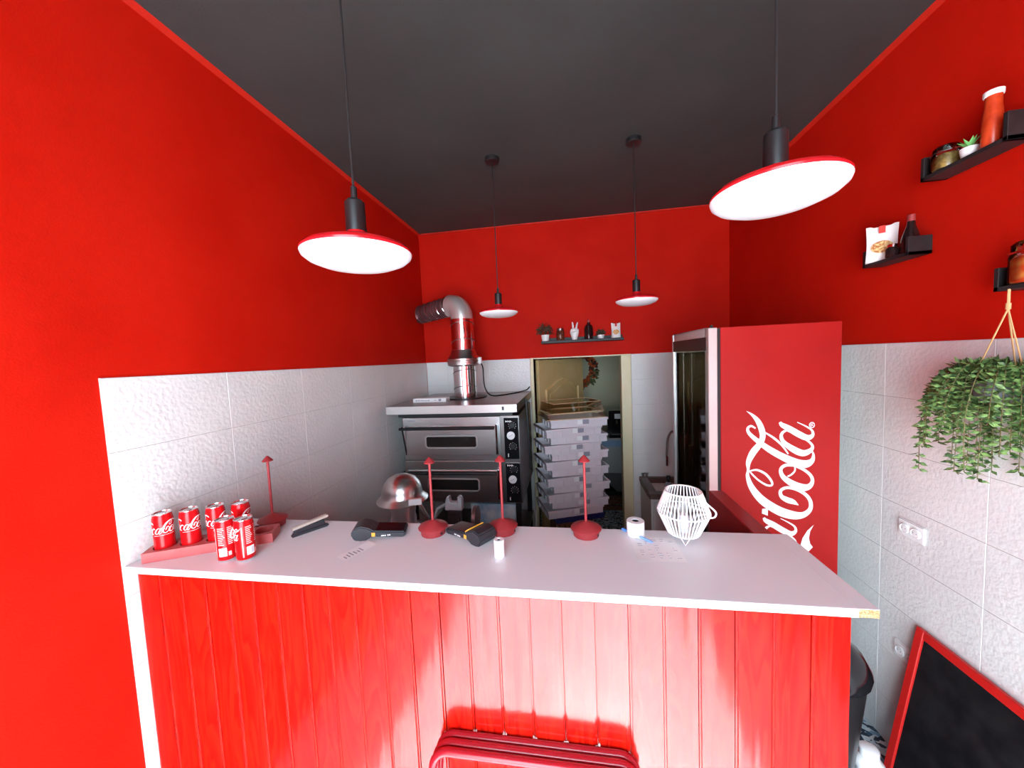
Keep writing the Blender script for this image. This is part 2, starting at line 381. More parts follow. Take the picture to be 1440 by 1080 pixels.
def stroke_strip(mb, st, fn, n=5, fat=1.08):
    LAY[0] += 1; sp = spline(st, n); L = []; Rr = []
    for i, (x, y, wd) in enumerate(sp):
        a = sp[max(i-1, 0)]; b = sp[min(i+1, len(sp)-1)]; dx, dy = b[0]-a[0], b[1]-a[1]; q = math.hypot(dx, dy) or 1
        nx, ny = -dy/q*wd*fat/2, dx/q*wd*fat/2
        L.append(fn(x+nx, y+ny)); Rr.append(fn(x-nx, y-ny))
    k = len(L); mb.add(L+Rr, [(i, i+1, k+i+1, k+i) for i in range(k-1)])
def glyphs(mb, gl, fn, dx=0, dy=0):
    for st in gl: stroke_strip(mb, [(x+dx, y+dy, wd) for x, y, wd in st], fn)

# ---------------------------------------------------------------- drinks fridge
FX0, FX1, FY0, FY1, FZ = .764, 1.312, 2.0, 2.66, 2.063
fr = thing('drinks_fridge', 'tall red drinks fridge with white script lettering up its side', 'fridge', (FX0, FY0, 0))
D, Wd = FX1-FX0, FY1-FY0
MB().box(0, D, 0, .03, .06, FZ).build('side_panel', M_fridge, fr, bevel=.002)
MB().box(0, D, Wd-.03, Wd, .06, FZ).build('side_panel', M_fridge, fr, bevel=.002)
MB().box(.0, D-.001, .03, Wd-.03, FZ-.08, FZ-.004).build('top_panel', M_fridge, fr)
MB().box(D-.04, D-.001, .03, Wd-.03, .06, FZ-.08).build('back_panel', M_fin, fr)
MB().box(0, D, .0, Wd, 0, .06).build('plinth', M_black, fr)
for z in (.35, .72, 1.09, 1.46): MB().box(.04, D-.04, .032, Wd-.032, z, z+.012).build('shelf', M_fin, fr)
dr = MB().box(-.058, -.014, .0, .045, .08, FZ).box(-.058, -.014, Wd-.045, Wd, .08, FZ).box(-.058, -.014, .045, Wd-.045, .08, .16).box(-.058, -.014, .045, Wd-.045, FZ-.05, FZ).build('door', M_silver, fr, bevel=.003)
MB().box(-.05, -.024, .045, Wd-.045, .16, FZ-.05).build('glass', M_fglass, dr, smooth=0)
MB().box(-.0592, -.0575, .03, Wd-.03, FZ-.115, FZ-.045).build('header_strip', M_black, dr, smooth=0)
MB().box(-.014, 0, .004, Wd-.004, .08, FZ-.004).build('gasket', M_black, fr, smooth=0)
MB().lathe([(.008, 0), (.008, .014)], 10, T(-.035, .02, FZ)).build('hinge_pin', M_black, fr)
lg = MB()
def ffn(cx, cy): return (.000729*cx+.000006*cy+.720717-FX0, -.0006-.00012*(LAY[0] % 30), .000004*cx-.000824*cy+1.694747)
glyphs(lg, G_C, ffn); glyphs(lg, G_L, ffn); glyphs(lg, G_O, ffn); glyphs(lg, G_A, ffn)
glyphs(lg, G_A, ffn, -105, 605); glyphs(lg, G_O, ffn, -105, 700); glyphs(lg, G_c, ffn, -105, 535); glyphs(lg, G_C1, ffn, -105, 705)
for poly in ([(322,698),(360,694),(358,742),(320,728)], [(650,794),(628,836),(620,880),(628,915),(645,937),(618,966),(567,925),(580,880),(610,832)]):
    lg.add([ffn(*p) for p in poly], [tuple(range(len(poly)))])
cn = (635, 172)
ring = [(cn[0]+16*math.cos(a), cn[1]+16*math.sin(a), 4) for a in [2*PI*i/12 for i in range(13)]]
stroke_strip(lg, ring, ffn, 2)
for st in ([(643,165,3),(627,165,3)], [(627,165,3),(626,176,3),(633,178,3),(635,168,3)], [(635,172,3),(643,178,3)]): stroke_strip(lg, st, ffn, 2)
lg.build('script_lettering', M_white, fr, smooth=0)['label'] = 'white script lettering running up the fridge side'

# ---------------------------------------------------------------- pizza oven, hood, duct
ov = thing('pizza_oven', 'double deck steel pizza oven with black control panels', 'oven', (-1.337, 2.70, 0))
OW, OD = .948, .82
MB().box(0, OW, .012, OD, .83, 1.52).build('body', M_dsteel, ov, bevel=.004)
for zb, zt in ((1.172, 1.52), (.83, 1.168)):
    MB().box(.006, .80, 0, .02, zb+.004, zt-.004).build('deck_front', M_steel, ov, bevel=.003)
    d = MB().box(.03, .765, -.018, .004, zb+.045, zt-.075).build('oven_door', M_steel, ov, bevel=.004)
    wz0 = zb+.105; wz1 = zb+.20
    rr = [(.215, wz0), (.60, wz0), (.615, wz0+.015), (.615, wz1-.015), (.60, wz1), (.215, wz1), (.20, wz1-.015), (.20, wz0+.015)]
    MB().prism([(x, z) for x, z in rr], .016, .021, YZ).build('window', M_gold, d, smooth=0)
    MB().tube([(x, -.021, z) for x, z in rr], .007, 6, closed=True).build('window_trim', M_silver, d)
    MB().tube([(.0, -.055, zt-.085), (.76, -.055, zt-.085)], .011, 8).build('handle', M_black, d)
    MB().tube([(.02, -.05, zt-.07), (.03, -.012, zt-.30)], .007, 6).build('handle_arm', M_black, d)
    MB().box(.766, .784, -.045, -.012, zt-.29, zt-.06).build('handle_arm', M_chrome, d, bevel=.003)
    p = MB().box(.828, .938, -.004, .014, zb+.012, zt-.018).build('control_panel', M_blackg, ov, bevel=.002)
    gz = zb+.195
    MB().lathe([(.031, 0), (.031, .008), (.028, .009), (.0, .009)], 24, T(.880, -.004, gz) @ Rx(PI/2)).build('thermometer', M_white, p)
    MB().box(-.016, .016, -.0145, -.0133, -.0012, .0012, T(.880, 0, gz) @ Ry(-.5)).build('needle', M_ink, p, smooth=0)
    for kz in (zb+.272, zb+.11):
        MB().lathe([(.020, 0), (.019, .014), (.0, .0145)], 16, T(.892, -.004, kz) @ Rx(PI/2)).build('knob', M_black, p)
        mk = MB()
        for i in range(9):
            a = -.8 + i*(PI+1.6)/8
            mk.box(-.0018, .0018, -.0052, -.0038, .026, .030, T(.892, 0, kz) @ Ry(a-PI/2-0))
        mk.build('dial_marks', M_white, p, smooth=0)
    ar = MB()
    for i in range(3): ar.prism([(.842+i*.016, zb+.296), (.842+i*.016, zb+.312), (.857+i*.016, zb+.304)], .0045, .0055, YZ)
    ar.build('arrow_marks', M_white, p, smooth=0)
    MB().box(.852, .858, -.010, -.003, zb+.03, zb+.055).build('switch', M_white, p)
MB().box(.05, .11, -.0006, .001, 1.488, 1.494).build('maker_plate', M_ink, ov, smooth=0)
for x in (.02, OW-.06):
    for y in (.04, OD-.06): MB().box(x, x+.04, y, y+.04, 0, .83).build('stand_leg', M_black, ov)
MB().box(.01, OW-.01, .03, OD-.02, .42, .44).build('stand_shelf', M_dsteel, ov)

hd = thing('extractor_hood', 'flat steel extractor hood plate above the pizza oven', 'hood', (-1.42, 2.62, 0))
MB().box(0, 1.03, 0, 1.02, 1.60, 1.618).build('top_plate', M_dsteel, hd, bevel=.002)
MB().box(0, 1.03, -.006, .006, 1.556, 1.618).build('front_lip', M_silver, hd, bevel=.002)
MB().box(0, .006, .006, 1.02, 1.556, 1.60).build('side_lip', M_dsteel, hd); MB().box(1.024, 1.03, .006, 1.02, 1.556, 1.60).build('side_lip', M_dsteel, hd)
MB().box(.05, .98, .09, .90, 1.5195, 1.60).build('filter_box', M_black, hd)
MB().box(.918, .934, -.0085, -.006, 1.575, 1.602).build('switch', M_black, hd)

du = thing('exhaust_duct', 'spiral steel exhaust duct rising from the hood', 'duct', (-.93, 3.15, 1.618))
MB().lathe([(.19, 0), (.19, .012), (.10, .016)], 28).build('base_flange', M_black, du)
pr = []
for i in range(40):
    z = .01 + i*.74/39; pr.append((.10, z))
MB().lathe([(.10, .01), (.10, .30)], 28, cap=False).lathe([(.10, .43), (.10, .70)], 28, cap=False).build('pipe', M_chrome, du)
for z0 in (.06, .20, .47, .62):
    MB().tube([(.1005*math.cos(a), .1005*math.sin(a), z0+.035*(1-math.cos(a-2.1))/2*1.6) for a in [2*PI*i/28 for i in range(28)]], .0035, 5, closed=True).build('seam', M_dsteel, du)
MB().lathe([(.10, .285), (.125, .287), (.145, .298), (.145, .318), (.150, .322), (.150, .332), (.145, .336), (.145, .352), (.12, .385), (.105, .43), (.10, .432)], 28, cap=False).build('fan_collar', M_steel, du)
MB().box(.135, .165, -.03, .0, .30, .36).build('junction_box', M_wplas, du, bevel=.004)
el = [(0, 0, .70), (0, 0, .74), (-.02, .005, .785), (-.06, .02, .82), (-.12, .04, .83)]
MB().tube(spline(el, 4), .098, 22, cap=False).build('elbow', M_silver, du)
fx = thing('flexible_duct', 'dark corrugated flexible duct running into the corner wall', 'duct', (-1.04, 3.19, 2.448))
pts = []; rad = []
for i in range(61):
    t = i/60; pts.append((-.455*t, .36*t, -.012*t)); rad.append(.082 + .006*math.cos(2*PI*t*14))
MB().tube(pts, rad, 20).build('hose', mat('dark_foil', (.22, .12, .13), .35, .8), fx)
hx = []
ax = Vector((-.455, .36, -.012)); L = ax.length; an = ax.normalized(); u = an.orthogonal().normalized(); vv = an.cross(u)
for i in range(150):
    t = i/149; a = 2*PI*t*6; hx.append(tuple(an*L*t + (u*math.cos(a)+vv*math.sin(a))*.090))
MB().tube(hx, .0028, 5).build('wire_coil', M_chrome, fx)
MB().tube(spline([(-.775, 3.135, 1.93), (-.752, 3.12, 1.88), (-.745, 3.12, 1.72), (-.70, 3.14, 1.638), (-.62, 3.25, 1.6235), (-.50, 3.48, 1.6235), (-.43, 3.60, 1.635), (-.405, 3.648, 1.66)], 6), .006, 6).build('power_cord', M_cord)
tag(bpy.data.objects['power_cord'], 'thin black power cord hanging from the duct fan', 'cord')
bk = thing('carton_strip', 'flat white printed carton lying on the hood', 'box', (-1.305, 2.86, 1.618), 0)
MB().box(0, .29, 0, .095, 0, .034).build('carton', M_wplas, bk, bevel=.002)
tx = MB()
x = .025
for wd in (.012, .007, .009, .006, .01, .008, .013, .009, .007, .011): tx.box(x, x+wd, -.0008, .0, .012, .019+random.uniform(-.002, .002)); x += wd+.003
tx.box(.185, .205, -.0008, 0, .015, .019); tx.box(.225, .247, -.0008, 0, .008, .027)
tx.build('print', M_ink, bk, smooth=0, kind='stuff')
ct = MB().box(-.82, -.456, 2.76, 3.0, .44, .80).build('cardboard_carton', M_carton); tag(ct, 'blue and white carton on the shelf under the oven', 'box')

# ---------------------------------------------------------------- work table with dome machine and slicer
tb = thing('work_table', 'low work table hidden behind the bar counter', 'table', (-1.47, 1.62, 0))
MB().box(0, 1.05, 0, .48, .90, .94).build('table_top', M_steel, tb, bevel=.003)
for x in (.02, .99):
    for y in (.02, .42): MB().box(x, x+.04, y, y+.04, 0, .90).build('leg', M_dsteel, tb)
mx = thing('dome_mixer', 'stainless machine with a polished dome head on the work table', 'mixer', (-1.005, 1.975, .94))
mx.scale = (.95, .95, .92)
MB().lathe([(.155, .222), (.157, .228), (.148, .236), (.132, .252), (.124, .262), (.121, .295), (.110, .33), (.085, .362), (.045, .384), (0, .390)], 32, cap=False).build('dome', M_steel, mx)
MB().lathe([(.0, .224), (.155, .222)], 32, cap=False).build('dome_base', M_dsteel, mx)
MB().lathe([(.105, 0), (.105, .03), (.085, .05), (.078, .07), (.080, .10), (.074, .13), (.078, .16), (.074, .20), (.09, .224)], 28).build('neck', mat('polished_neck', (.74, .74, .76), .3, .85), mx)
MB().lathe([(.12, 0), (.12, .035), (.10, .04)], 28).build('foot', M_black, mx)
MB().box(.05, .125, -.155, -.135, .235, .27, Rz(.35)).build('label_plate', M_paper, mx, smooth=0)
MB().tube([(.12, -.02, .20), (.17, -.03, .12), (.16, -.03, .03)], .012, 8).build('lever', M_dsteel, mx)
sl = thing('black_slicer', 'small black slicer with grey clamp beside the dome machine', 'slicer', (-.672, 1.93, .94))
MB().box(-.035, .035, -.03, .03, 0, .17).build('body', M_black, sl, bevel=.006)
MB().prism([(-.05, .17), (.05, .17), (.05, .235), (.04, .25), (.026, .25), (.026, .215), (-.018, .215), (-.026, .25), (-.04, .245), (-.05, .20)], -.02, .02, Matrix(((1,0,0,0),(0,0,-1,0),(0,1,0,0),(0,0,0,1)))).build('clamp', M_midgrey, sl, bevel=.004)
MB().tube([(-.05, 0, .20), (-.11, .02, .16), (-.13, .02, .10)], .009, 8).build('arm', M_midgrey, sl)
MB().box(-.14, .16, -.03, .12, 0, .025).build('base', M_black, sl, bevel=.006)
MB().lathe([(.07, 0), (.07, .02), (0, .024)], 24, T(.10, .05, .10) @ Ry(PI/2)).build('blade', M_dsteel, sl)

# ---------------------------------------------------------------- back wall shelf and what stands on it
SZ = 2.107
o = MB().box(-.262, .515, YB-.10, YB+.0, SZ-.024, SZ).box(-.262, .515, YB-.012, YB, SZ-.024, SZ+.03).build('wall_shelf', M_shelf, bevel=.002)
tag(o, 'long thin black shelf on the red wall over the doorway', 'shelf')
def leaf_quad(mb, c, d, l, wd, up):
    d = d.normalized(); s = d.cross(up)
    s = s.normalized() if s.length > 1e-4 else d.orthogonal().normalized(); n = s.cross(d)
    mb.add([c, c+d*l*.45+s*wd*.5+n*l*.06, c+d*l, c+d*l*.45-s*wd*.5+n*l*.06], [(0,1,2,3)])
def rnd(): return Vector((random.uniform(-1,1), random.uniform(-1,1), random.uniform(-1,1)))
def potted(loc, label, pr, ph, fr_, fz, n):
    t = thing('potted_plant', label, 'plant', loc)
    MB().lathe([(pr*.8, 0), (pr, ph), (pr*.9, ph), (pr*.88, ph*.9), (0, ph*.9)], 20).build('pot', M_wplas, t)
    f = MB()
    for i in range(n):
        v = rnd(); v.z = abs(v.z)*.9; v = v.normalized()*random.uniform(.5, 1)
        c = Vector((v.x*fr_, v.y*fr_*.6, ph + v.z*fz)); leaf_quad(f, c, rnd()+v, .02, .011, rnd())
    for i in range(12):
        a = i*.52; f.tube([(0,0,ph*.85), (fr_*.5*math.cos(a), fr_*.4*math.sin(a), ph+fz*.7)], .0012, 4)
    f.build('foliage', M_dleaf, t, smooth=0, kind='stuff'); return t
potted((-.222, 3.597, SZ), 'bushy dark plant in white pot at the shelf end', .042, .062, .085, .12, 300)
potted((.308, 3.60, SZ), 'tiny dark plant in low white pot beside the paper bag', .034, .036, .045, .055, 120)
jr = thing('jar', 'dark filled glass jar beside the bushy potted plant', 'jar', (-.076, 3.60, SZ))
MB().lathe([(.034, 0), (.038, .006), (.038, .085), (.030, .098)], 20).build('contents', M_brownjar, jr)
MB().lathe([(.032, .098), (.032, .116), (0, .117)], 20).build('lid', M_dsteel, jr)
hn = thing('hand_figurine', 'white hand figurine with two raised fingers', 'figurine', (.060, 3.60, SZ))
hb = MB().lathe([(.024, 0), (.026, .012), (.034, .04), (.042, .065), (.042, .085), (.034, .105), (.016, .114), (0, .116)], 18, Matrix.Diagonal((1, .6, 1, 1)))
hb.tube([(-.010, 0, .095), (-.014, 0, .14), (-.018, 0, .172)], [.010, .009, .006], 10).tube([(.014, 0, .095), (.024, 0, .14), (.032, 0, .168)], [.010, .009, .006], 10)
for x in (.020, .032): hb.tube([(x, -.012, .100), (x+.001, -.030, .092), (x, -.030, .070)], [.008, .009, .007], 8)
hb.tube([(-.030, -.012, .060), (-.012, -.030, .076), (.010, -.034, .078)], [.009, .009, .007], 8)
hb.build('hand', M_wplas, hn)
bt = thing('wine_bottle', 'round shouldered dark bottle beside the white hand figurine', 'bottle', (.196, 3.60, SZ))
MB().lathe([(.036, 0), (.041, .006), (.041, .10), (.034, .128), (.014, .145), (.012, .165)], 22).build('glass', M_darkglass, bt)
MB().lathe([(.013, .160), (.013, .184), (0, .185)], 14).build('cap', MATS['dark_red_cap'] if 'dark_red_cap' in MATS else mat('dark_red_cap', (.30, .04, .04), .35), bt)
def paper_bag(loc, rotz, label, wd, ht, dp):
    t = thing('flour_bag', label, 'bag', loc, rotz)
    b = MB(); vs = []
    nx, nz = 8, 9
    for side in (-1, 1):
        for j in range(nz+1):
            for i in range(nx+1):
                u = i/nx*2-1; vz = j/nz; th = dp/2*(1-vz**3*.9)*(1-abs(u)**3*.45)
                vs.append((u*wd/2*(1-.06*math.sin(vz*PI)), side*th, vz*ht + (.006*(abs(u)>.7)*(vz > .9))))
    k = (nx+1)*(nz+1); fs = []
    for s_ in (0, 1):
        for j in range(nz):
            for i in range(nx):
                a = s_*k+j*(nx+1)+i; fs.append((a, a+1, a+nx+2, a+nx+1))
    for j in range(nz):
        for i in (0, nx): a = j*(nx+1)+i; fs.append((a, a+nx+1, a+nx+1+k, a+k))
    for i in range(nx):
        for j in (0, nz): a = j*(nx+1)+i; fs.append((a, a+1, a+1+k, a+k))
    b.add(vs, fs).build('bag', M_bag, t, smooth=60)
    e = MB(); e.prism([(wd*.34*math.cos(a), ht*.40+ht*.17*math.sin(a)) for a in [2*PI*i/24 for i in range(24)]], dp/2-.006, dp/2+.0012, YZ).build('pizza_picture', M_pizza, t, smooth=0)
    MB().prism([(-wd*.10, ht*.80), (wd*.10, ht*.80), (wd*.10, ht*1.0), (-wd*.10, ht*1.0)], dp*.20, dp*.42, YZ).build('red_seal', M_redseal, t, smooth=0)
    return t
paper_bag((.449, 3.60, SZ), 0, 'small white paper bag beside the tiny dark plant on the doorway shelf', .085, .135, .05)

# ---------------------------------------------------------------- small U shelves on the right wall
def u_shelf(name_label, y0, y1, z, dep=.085, endh=.075):
    t = thing('wall_shelf', name_label, 'shelf', (XR, (y0+y1)/2, z)); h = (y1-y0)/2
    MB().box(-dep, 0, -h, h, 0, .014).build('bottom', M_shelf, t, bevel=.001)
    for s_ in (-1, 1): MB().box(-dep, 0, s_*h-.007-s_*.007, s_*h+.007-s_*.007, .0, endh).build('end_panel', M_shelf, t, bevel=.001)
    return t
u_shelf('small black box shelf holding the white flour bag', 1.755, 1.99, 2.303)
u_shelf('black box shelf holding the tall sauce bottle', 1.425, 1.713, 2.570, .085, .088)
u_shelf('black box shelf just above the hanging plant', 1.12, 1.445, 2.100)
paper_bag((1.415, 1.925, 2.317), -.62, 'white flour bag with pizza picture on the small wall shelf', .105, .155, .045)
b2 = thing('sauce_bottle', 'dark slender bottle with red cap behind the shelf end panel', 'bottle', (1.428, 1.80, 2.317))
MB().lathe([(.026, 0), (.030, .005), (.030, .055), (.026, .075), (.014, .115), (.012, .135)], 18).build('glass', M_darkglass, b2)
MB().lathe([(.013, .132), (.013, .158), (0, .159)], 14).build('cap', mat('dark_red_cap', (.30, .04, .04), .35), b2)
b3 = thing('spice_jar', 'squat dark spice jar tucked beside the flour bag', 'jar', (1.405, 1.855, 2.317))
MB().lathe([(.020, 0), (.024, .004), (.024, .035), (.018, .044)], 16).build('glass', M_darkglass, b3)
MB().lathe([(.018, .044), (.018, .056), (0, .057)], 14).build('lid', M_chrome, b3)
b4 = thing('passata_bottle', 'tall red tomato sauce bottle with white cap', 'bottle', (1.412, 1.497, 2.584))
MB().lathe([(.021, 0), (.024, .005), (.024, .09), (.022, .11), (.0195, .13), (.0195, .165)], 20).build('sauce', M_sauce, b4)
MB().lathe([(.022, .160), (.0235, .164), (.0235, .176), (0, .177)], 20).build('cap', M_white, b4)
b5 = thing('olive_jar', 'squat glass jar of green olives with clip lid', 'jar', (1.412, 1.645, 2.584))
MB().lathe([(.034, .001), (.036, .006), (.036, .045), (.030, .052)], 20).build('olives', M_olive, b5)
MB().lathe([(.038, 0), (.040, .006), (.040, .052), (.034, .062), (.036, .066), (.036, .076), (.030, .082), (0, .084)], 20).build('glass', M_glass, b5)
MB().lathe([(.0415, .056), (.0415, .060)], 20, cap=False).build('wire_clip', M_chrome, b5)
b6 = thing('small_succulent', 'little green succulent in white pot beside the tall sauce bottle', 'plant', (1.410, 1.562, 2.584))
MB().lathe([(.020, 0), (.025, .032), (.022, .032), (0, .028)], 16).build('pot', M_wplas, b6)
f = MB()
for i in range(11):
    a = i*2.4; leaf_quad(f, Vector((0, 0, .028)), Vector((math.cos(a), math.sin(a), .9+.5*(i % 3))), .045, .014, Vector((0, 0, 1)))
f.build('leaves', mat('succulent_green', (.16, .45, .12), .5), b6, smooth=0)
b7 = thing('pepper_jar', 'glass jar of pickled peppers with clip lid', 'jar', (1.416, 1.368, 2.114))
b7.scale = (1.22, 1.22, 1.22)
MB().lathe([(.034, .002), (.038, .006), (.038, .062), (.030, .070)], 20).build('peppers', M_pepper, b7)
MB().lathe([(.040, 0), (.042, .006), (.042, .068), (.036, .080), (.038, .084), (.038, .098), (.030, .106), (0, .108)], 20).build('glass', M_glass, b7)
MB().lathe([(.0435, .074), (.0435, .079)], 20, cap=False).build('wire_clip', M_chrome, b7)

# ---------------------------------------------------------------- hanging plant
hp = thing('hanging_plant', 'trailing green plant in a grey pot hung on jute cords', 'plant', (1.385, 1.40, 1.74))
MB().lathe([(.045, 0), (.062, .02), (.070, .07), (.066, .07), (.06, .05), (0, .05)], 20).build('pot', mat('grey_pot', (.16, .17, .18), .5), hp)
for i in range(3):
    a = i*2*PI/3+.4; MB().tube([(.068*math.cos(a), .068*math.sin(a), .062), (0, 0, .30)], .0022, 5).build('cord', M_jute, hp)
MB().tube([(0, 0, .29), (0, 0, .362)], .0035, 6).lathe([(.006, .298), (.006, .318)], 8).build('cord_knot', M_jute, hp)
fo = MB(); stm = MB()
for i in range(64):
    a = random.uniform(0, 2*PI); out = random.uniform(.035, .125); ln = .04+.27*random.random()**1.6
    ca, sa = math.cos(a), math.sin(a)
    lim = lambda x: max(-.16, min(x, .062))
    p = [Vector((.03*ca, .03*sa, .06)), Vector((lim(.07*ca+out*.3*ca), .075*sa+out*.3*sa, .10+random.uniform(-.01, .03))), Vector((lim((.06+out)*ca), (.06+out)*sa, .05-ln*.3)), Vector((lim((.065+out)*ca*1.02), (.065+out)*sa, .03-ln))]
    sp = [Vector(q) for q in spline(p, 7)]; stm.tube(sp, .0012, 4)
    for j in range(2, len(sp)):
        d = (sp[j]-sp[j-1]).normalized()
        for s_ in range(4):
            b_ = s_*PI/2 + j*.8; o1 = d.orthogonal().normalized(); o2 = d.cross(o1); dv = o1*math.cos(b_)+o2*math.sin(b_)+d*.35
            if sp[j].x+dv.normalized().x*.022 > .076: continue
            leaf_quad(fo, sp[j]-d*.004*s_, dv, random.uniform(.018, .032), .013, rnd())
stm.build('stems', M_stem, hp, kind='stuff'); fo.build('foliage', M_leaf, hp, smooth=0, kind='stuff')

# ---------------------------------------------------------------- sockets, blackboard, bin, bottle
def socket(loc, label):
    t = thing('wall_socket', label, 'socket', loc)
    MB().box(-.010, 0, -.062, .062, -.038, .038).build('plate', M_wplas, t, bevel=.004, seg=2)
    for s_ in (-1, 1):
        MB().lathe([(.022, -.002), (.022, .004), (.019, .007), (.016, .005), (.010, .006), (0, .006)], 20, T(-.010, s_*.026, 0) @ Ry(-PI/2)).build('outlet', M_wplas, t)
        for dy_ in (-.008, .008): MB().lathe([(.0022, 0), (.0022, .0012)], 8, T(-.0155, s_*.026+dy_, 0) @ Ry(-PI/2)).build('pin_hole', M_ink, t)
socket((XR, 1.797, 1.118), 'double white wall socket between fridge and hanging plant')
socket((XR, 1.80, .535), 'double white wall socket half hidden by the blackboard')
bb = thing('blackboard', 'red framed blackboard leaning against the tiled wall', 'blackboard', (XR-.004, 1.34, 0))
tl = .118; HB = .725; WB = .40
Mt = T(-.118, 0, 0.002) @ Ry(math.asin(tl/HB))
MB().box(-.012, .0, -WB+.03, WB-.03, .03, HB-.03, Mt).build('board', M_slate, bb, smooth=0)
for a, b_, c, d in ((-WB, -WB+.035, 0, HB), (WB-.035, WB, 0, HB)): MB().box(-.020, .0, a, b_, c, d, Mt).build('frame_rail', M_frame_red, bb, bevel=.003)
for c, d in ((0, .035), (HB-.035, HB)): MB().box(-.020, .0, -WB+.035, WB-.035, c, d, Mt).build('frame_rail', M_frame_red, bb, bevel=.003)
bn = thing('waste_bin', 'black plastic waste bin behind the end of the counter', 'bin', (.945, 1.53, 0))
MB().lathe([(.075, 0), (.08, .01), (.142, .70), (.145, .72)], 28).build('bucket', M_black, bn)
MB().lathe([(.152, .69), (.155, .71), (.150, .725), (.13, .765), (.09, .795), (.04, .81), (0, .815)], 28).build('lid', M_blackg, bn)
wbt = thing('plastic_bottle', 'white plastic bottle standing on the floor by the bin', 'bottle', (1.105, 1.50, 0))
MB().lathe([(.05, 0), (.055, .008), (.055, .22), (.05, .25), (.036, .285), (.045, .305), (.046, .325), (.030, .345)], 22).build('body', M_wplas, wbt)
MB().lathe([(.028, .343), (.030, .350), (.030, .378), (.022, .383), (0, .384)], 16).build('cap', M_wplas, wbt)
bg = MB(); vs = []; 
bg.ball((0, 0, .13), .10, .10, .13, 18, 10)
bg.v = [(x*(1+.12*math.sin(9*y*10+z*30)), y*(1+.12*math.sin(x*80+z*25)), max(z*(1+.06*math.sin(x*60)), 0)) for x, y, z in bg.v]
o = bg.build('bin_liner', M_black, None, (1.0, 1.66, 0)) if False else bg.build('bin_liner', M_black); o.location = (1.13, 1.70, 0)
tag(o, 'crumpled black bin bag behind the white plastic bottle', 'bag')

# ---------------------------------------------------------------- folded red chairs
def folding_chair(loc, lean, label):
    t = thing('folding_chair', label, 'chair', loc, 0, 'folded red chairs leaning on the counter'); Mx = Rx(-lean); H, hw, r = .880, .280, .045
    pts = [(-hw, 0, .003), (-hw, 0, H-r)] + [(-hw+r-r*math.cos(a), 0, H-r+r*math.sin(a)) for a in [i*PI/12 for i in range(1, 6)]] + [(-hw+r, 0, H), (hw-r, 0, H)] + \
          [(hw-r+r*math.sin(a), 0, H-r+r*math.cos(a)) for a in [i*PI/12 for i in range(1, 6)]] + [(hw, 0, H-r), (hw, 0, .003)]
    MB().tube(pts, .0115, 12, M=Mx).build('back_frame', M_chairred, t)
    MB().box(-hw+.012, hw-.012, -.004, .004, H-.33, H-.235, Mx).build('backrest', M_chairred, t, bevel=.002)
    MB().box(-.20, .20, -.012, -.002, .26, .62, Mx).build('seat', M_chairred, t, bevel=.004)
    for s_ in (-1, 1): MB().tube([(s_*.225, -.004, .003), (s_*.225, -.004, .60)], .009, 8, M=Mx).build('leg', M_chairred, t)
    MB().tube([(-.225, -.004, .10), (.225, -.004, .10)], .007, 8, M=Mx).build('stretcher', M_chairred, t)
for i in range(3): folding_chair((-.133-.002*i, .7365-.024*i, 0), .245, ['folded red tubular chair leaning closest to the plank front', 'folded red tubular chair in the middle of the leaning three', 'folded red tubular chair outermost of the leaning three'][i])

# ---------------------------------------------------------------- pendants
def pendant(name, x, y, zr, label, tilt=(0, 0)):
    t = thing('pendant_lamp', label, 'lamp', (x, y, zr), 0, 'red pendant lamps')
    Mx = Rx(tilt[0]) @ Ry(tilt[1])
    MB().lathe([(0, -.030), (.05, -.0285), (.09, -.023), (.115, -.013), (.127, -.003), (.1295, .004)], 48, Mx, cap=False).build('diffuser', M_diff, t)
    MB().lathe([(.1295, .004), (.130, .009), (.124, .017), (.10, .027), (.06, .034), (.030, .038), (.0235, .046), (.0225, .060), (0, .060)], 48, Mx, cap=False).build('shade', M_lampcap, t)
    MB().lathe([(.0235, .058), (.024, .062), (.0235, .128), (.018, .134), (.008, .136), (.0075, .165), (.0045, .168)], 24, Mx).build('socket', M_black, t)
    top = Mx @ Vector((0, 0, .166))
    MB().tube([top, Vector((top.x*.6, top.y*.6, .4)), Vector((0, 0, ZC-zr))], .0032, 6).build('cord', M_cord, t)
    MB().lathe([(0, ZC-zr-.026), (.044, ZC-zr-.026), (.048, ZC-zr-.022), (.048, ZC-zr)], 24).build('canopy', M_black, t)
pendant('a', -.510, .855, 2.222, 'red disc pendant lamp above the counter on the side of the cans')
pendant('b', .466, .920, 2.290, 'red disc pendant lamp above the counter on the side of the lantern', (0, 0))
pendant('c', -.459, 2.44, 2.262, 'red disc pendant lamp hanging close to the exhaust duct')
pendant('d', .437, 2.44, 2.282, 'red disc pendant lamp over the doorway shelf', (0, 0))

# ---------------------------------------------------------------- things on the counter
Z = ZH
